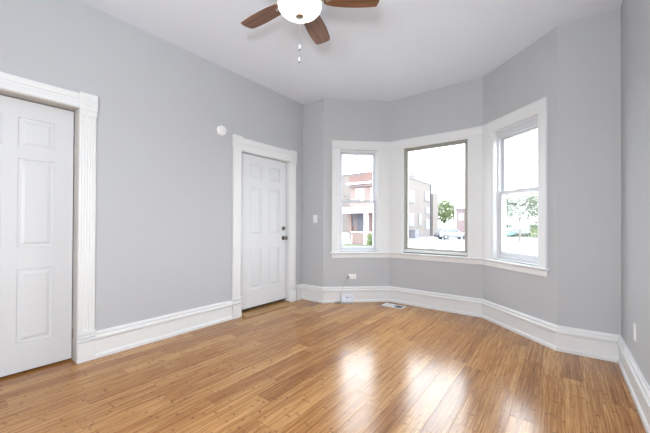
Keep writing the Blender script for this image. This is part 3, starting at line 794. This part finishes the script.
for a in (((-1.95, 1.05), (-1.65, 1.44), (-1.15, 1.44), (-1.15, 1.05)), ((-1.05, 1.05), (-1.05, 1.44), (-0.35, 1.45), (-0.35, 1.05)), ((-0.25, 1.05), (-0.25, 1.45), (0.02, 1.45), (0.60, 1.05))):
    for sg in (-1, 1):
        bm = bmesh.new(); w0 = 0.803; w1 = 0.70
        vs2 = [bm.verts.new((x, sg*(w0 + (w1-w0)*(z-1.0)/0.5), z)) for x, z in a]
        vs3 = [bm.verts.new((x, sg*(w0-0.03 + (w1-w0)*(z-1.0)/0.5), z)) for x, z in a]
        bm.faces.new(vs2); bm.faces.new(vs3[::-1])
        for i in range(4): bm.faces.new([vs2[i], vs2[(i+1) % 4], vs3[(i+1) % 4], vs3[i]])
        link('side_window', bm, M['car_glass'], cr)
for x, y in ((-1.4, -0.8), (1.4, -0.8), (-1.4, 0.8), (1.4, 0.8)):
    bm = bmesh.new(); lathe(bm, [(0, -0.10), (0.30, -0.10), (0.34, -0.07), (0.34, 0.07), (0.30, 0.10), (0, 0.10)], 24, Matrix.Translation((x, y, 0.34)) @ Matrix.Rotation(math.pi/2, 4, 'X')); wh = link('wheel', bm, M['rubber'], cr, smooth=True)
    bm = bmesh.new(); lathe(bm, [(0, -0.115), (0.20, -0.110), (0.20, 0.110), (0, 0.115)], 20, Matrix.Translation((x, y, 0.34)) @ Matrix.Rotation(math.pi/2, 4, 'X')); link('hubcap', bm, M['car_white'], wh)
bm = bmesh.new(); box(bm, -2.36, -2.2, -0.8, 0.8, 0.32, 0.55); box(bm, -1.05, 1.05, -0.87, 0.87, 0.26, 0.40); link('bumper', bm, M['ext_dark'], cr)

# box truck and a teal car through the right window
tk = tag(empty('box_truck', (-5.66, 64, G)), 'white box truck seen end-on among the trees in the right window view', 'truck')
bm = bmesh.new(); box(bm, -1.2, 1.2, 0, 5.0, 0.55, 2.45); link('cargo_box', bm, M['car_white'], tk, bevel=0.03)
bm = bmesh.new(); box(bm, -1.15, 1.15, -0.08, 0.02, 0.36, 0.50); link('bumper', bm, M['ext_dark'], tk)
bm = bmesh.new(); box(bm, -1.0, 1.0, 5.0, 6.6, 0.5, 2.0); link('cab', bm, M['car_white'], tk, bevel=0.1)
for x, y in ((-0.95, 0.9), (0.95, 0.9), (-0.95, 5.8), (0.95, 5.8)):
    bm = bmesh.new(); lathe(bm, [(0, -0.12), (0.40, -0.12), (0.42, -0.08), (0.42, 0.08), (0.40, 0.12), (0, 0.12)], 20, Matrix.Translation((x, y, 0.42)) @ Matrix.Rotation(math.pi/2, 4, 'Y')); link('wheel', bm, M['rubber'], tk, smooth=True)
tc_ = tag(empty('car', (-7.2, 60.6, G), 0.0), 'teal car parked left of the white truck in the right window view', 'car')
bm = bmesh.new(); loft(bm, [(-0.85, 0.3), (-0.87, 0.85), (-0.65, 1.0), (-0.55, 1.45), (0.55, 1.45), (0.65, 1.0), (0.87, 0.85), (0.85, 0.3)], [2.1, 2.2, 1.7, 1.1, 1.1, 1.7, 2.2, 2.1]); link('body', bm, M['car_teal'], tc_, bevel=0.05)
bm = bmesh.new(); loft(bm, [(-0.5, 1.02), (-0.42, 1.38), (0.42, 1.38), (0.5, 1.02)], [1.72, 1.22, 1.22, 1.72]); link('windscreen', bm, M['car_glass'], tc_)
for x, y in ((-0.75, -1.4), (0.75, -1.4), (-0.75, 1.4), (0.75, 1.4)):
    bm = bmesh.new(); lathe(bm, [(0, -0.10), (0.30, -0.10), (0.32, 0), (0.30, 0.10), (0, 0.10)], 18, Matrix.Translation((x, y, 0.32)) @ Matrix.Rotation(math.pi/2, 4, 'Y')); link('wheel', bm, M['rubber'], tc_)

# chain-link fence along the lot
fe = tag(empty('lot_fence', (-7.9, 28.4, G)), 'low grey steel fence with thin posts and rails along the lot outside the bay', 'fence')
for k in range(8):
    x = -11.95 + k*1.96
    bm = bmesh.new(); tube(bm, [(x+7.95, 0, 0), (x+8, 0, 1.15)], 0.038, 8); link('post', bm, M['fence'], fe)
for z in (0.62, 1.10):
    bm = bmesh.new(); tube(bm, [(-3.95, 0, z), (9.75, 0, z)], 0.016, 6); link('rail', bm, M['fence'], fe)

# trees and shrubs
def tree(name, loc, h, cr_, cz, label, mt, n=900, leaf=0.22, seed=1, cat='tree', bare=0, group=None, trunk=0.16):
    rnd = random.Random(seed)
    t = tag(empty(name, loc), label, cat, group)
    bm = bmesh.new()
    tube(bm, [(0, 0, 0), (0.05, 0, h*0.25), (0.0, 0.05, h*0.55), (0.1, 0, h*0.85)], [trunk, trunk*0.8, trunk*0.5, trunk*0.15], 8)
    tips = []
    for k in range(14):
        a = rnd.random()*6.283; z0 = h*rnd.uniform(0.25, 0.7); rr = cr_*rnd.uniform(0.5, 1.0); dz = h*rnd.uniform(0.12, 0.3)
        p0 = Vector((0, 0, z0)); p2 = Vector((math.cos(a)*rr, math.sin(a)*rr, z0+dz)); p1 = p0.lerp(p2, 0.5) + Vector((0, 0, dz*0.15))
        tube(bm, [p0, p1, p2], [trunk*0.35, trunk*0.22, trunk*0.08], 6)
        for q in range(3):
            b2 = a + rnd.uniform(-0.8, 0.8); s = p0.lerp(p2, rnd.uniform(0.4, 0.9)); e2 = s + Vector((math.cos(b2), math.sin(b2), rnd.uniform(0.4, 1.4)))*rr*0.4
            tube(bm, [s, e2], [trunk*0.12, trunk*0.04], 5)
    link('trunk', bm, M['bark'], t)
    if n:
        bm = bmesh.new()
        for k in range(n):
            while True:
                p = Vector((rnd.uniform(-1, 1), rnd.uniform(-1, 1), rnd.uniform(-1, 1)))
                if 0.25 < p.length < 1: break
            p = Vector((p.x*cr_, p.y*cr_, cz + p.z*(h-cz)))
            s = leaf*rnd.uniform(0.5, 1.2)
            u = Vector((rnd.gauss(0, 1), rnd.gauss(0, 1), rnd.gauss(0, 1))).normalized(); w = u.orthogonal().normalized(); x = u.cross(w)
            bm.faces.new([bm.verts.new(p + w*s), bm.verts.new(p + x*s*0.55), bm.verts.new(p - w*s), bm.verts.new(p - x*s*0.55)])
        link('foliage', bm, mt, t)
    return t
tree('street_tree', (-18.0, 62, G), 7.0, 1.9, 4.6, 'light green tree between the tan building and the utility pole', M['leaf'], 2600, 0.20, 3)
tree('street_tree', (-20.2, 76, G), 8.5, 1.8, 6.5, 'nearly bare tree with thin branches beside the utility pole', M['leaf_pale'], 60, 0.15, 4, trunk=0.14)
tree('yard_tree', (-3.95, 44, G), 6.4, 2.1, 4.35, 'pale green tree with dark forked trunk in the middle of the right window view', M['leaf_pale'], 3000, 0.13, 5, trunk=0.13)
tree('yard_tree', (-10.5, 72, G), 10.0, 3.6, 5.5, 'hazy green tree at the left of the right window view', M['leaf_pale'], 4500, 0.20, 6, trunk=0.2)
tree('yard_tree', (-1.4, 76, G), 11.0, 4.2, 6.0, 'bright spring green tree behind at the right edge of the right window', M['leaf'], 6000, 0.22, 8, trunk=0.2)
tree('street_tree', (-22.5, 32, G), 6.6, 1.7, 4.4, 'sparse grey tree beside the left corner of the red brick house', M['leaf_pale'], 120, 0.15, 9, trunk=0.14)
def shrub(loc, r, h, label, seed, mt, group=None):
    rnd = random.Random(seed)
    t = tag(empty('shrub', loc), label, 'shrub', group)
    bm = bmesh.new()
    for k in range(7):
        a = k*0.9; tube(bm, [(0, 0, 0), (math.cos(a)*r*0.6, math.sin(a)*r*0.6, h*0.7)], [0.02, 0.008], 5)
    link('stems', bm, M['bark'], t)
    bm = bmesh.new()
    for k in range(500):
        p = Vector((rnd.gauss(0, 0.4)*r, rnd.gauss(0, 0.4)*r, h*rnd.uniform(0.1, 1)))
        s = 0.09; u = Vector((rnd.gauss(0, 1), rnd.gauss(0, 1), rnd.gauss(0, 1))).normalized(); w = u.orthogonal().normalized(); x = u.cross(w)
        bm.faces.new([bm.verts.new(p + w*s), bm.verts.new(p + x*s*0.55), bm.verts.new(p - w*s), bm.verts.new(p - x*s*0.55)])
    link('foliage', bm, mt, t)
bm = bmesh.new(); box(bm, -14, 6, 58, 110, G, G+0.03); struct(link('ground_lawn', bm, M['grass']))
rnd_ = random.Random(77)
hg = tag(empty('hedge', (-3.5, 98, G)), 'long hazy green hedge behind the white box truck in the right window view', 'hedge')
bm = bmesh.new(); box(bm, -8.5, 8.5, -0.8, 0.8, 0, 2.2); link('branches', bm, M['leaf_pale'], hg, bevel=0.3)
bm = bmesh.new()
for k in range(2500):
    p = Vector((rnd_.uniform(-8.8, 8.8), rnd_.uniform(-1.1, 1.1), rnd_.uniform(0.1, 2.7))); s_ = 0.2
    u = Vector((rnd_.gauss(0, 1), rnd_.gauss(0, 1), rnd_.gauss(0, 1))).normalized(); w = u.orthogonal().normalized(); x = u.cross(w)
    bm.faces.new([bm.verts.new(p + w*s_), bm.verts.new(p + x*s_*0.55), bm.verts.new(p - w*s_), bm.verts.new(p - x*s_*0.55)])
link('foliage', bm, M['leaf_pale'], hg)
shrub((-14.3, 25.9, G), 0.6, 1.1, 'round green shrub by the white porch column of the red brick house', 21, M['leaf'])
shrub((-8.6, 56, G), 1.2, 1.6, 'low green shrub left of the teal car in the right window view', 22, M['leaf_pale'])
shrub((-2.9, 57, G), 1.4, 1.5, 'low green shrub right of the white truck in the right window view', 23, M['leaf'])
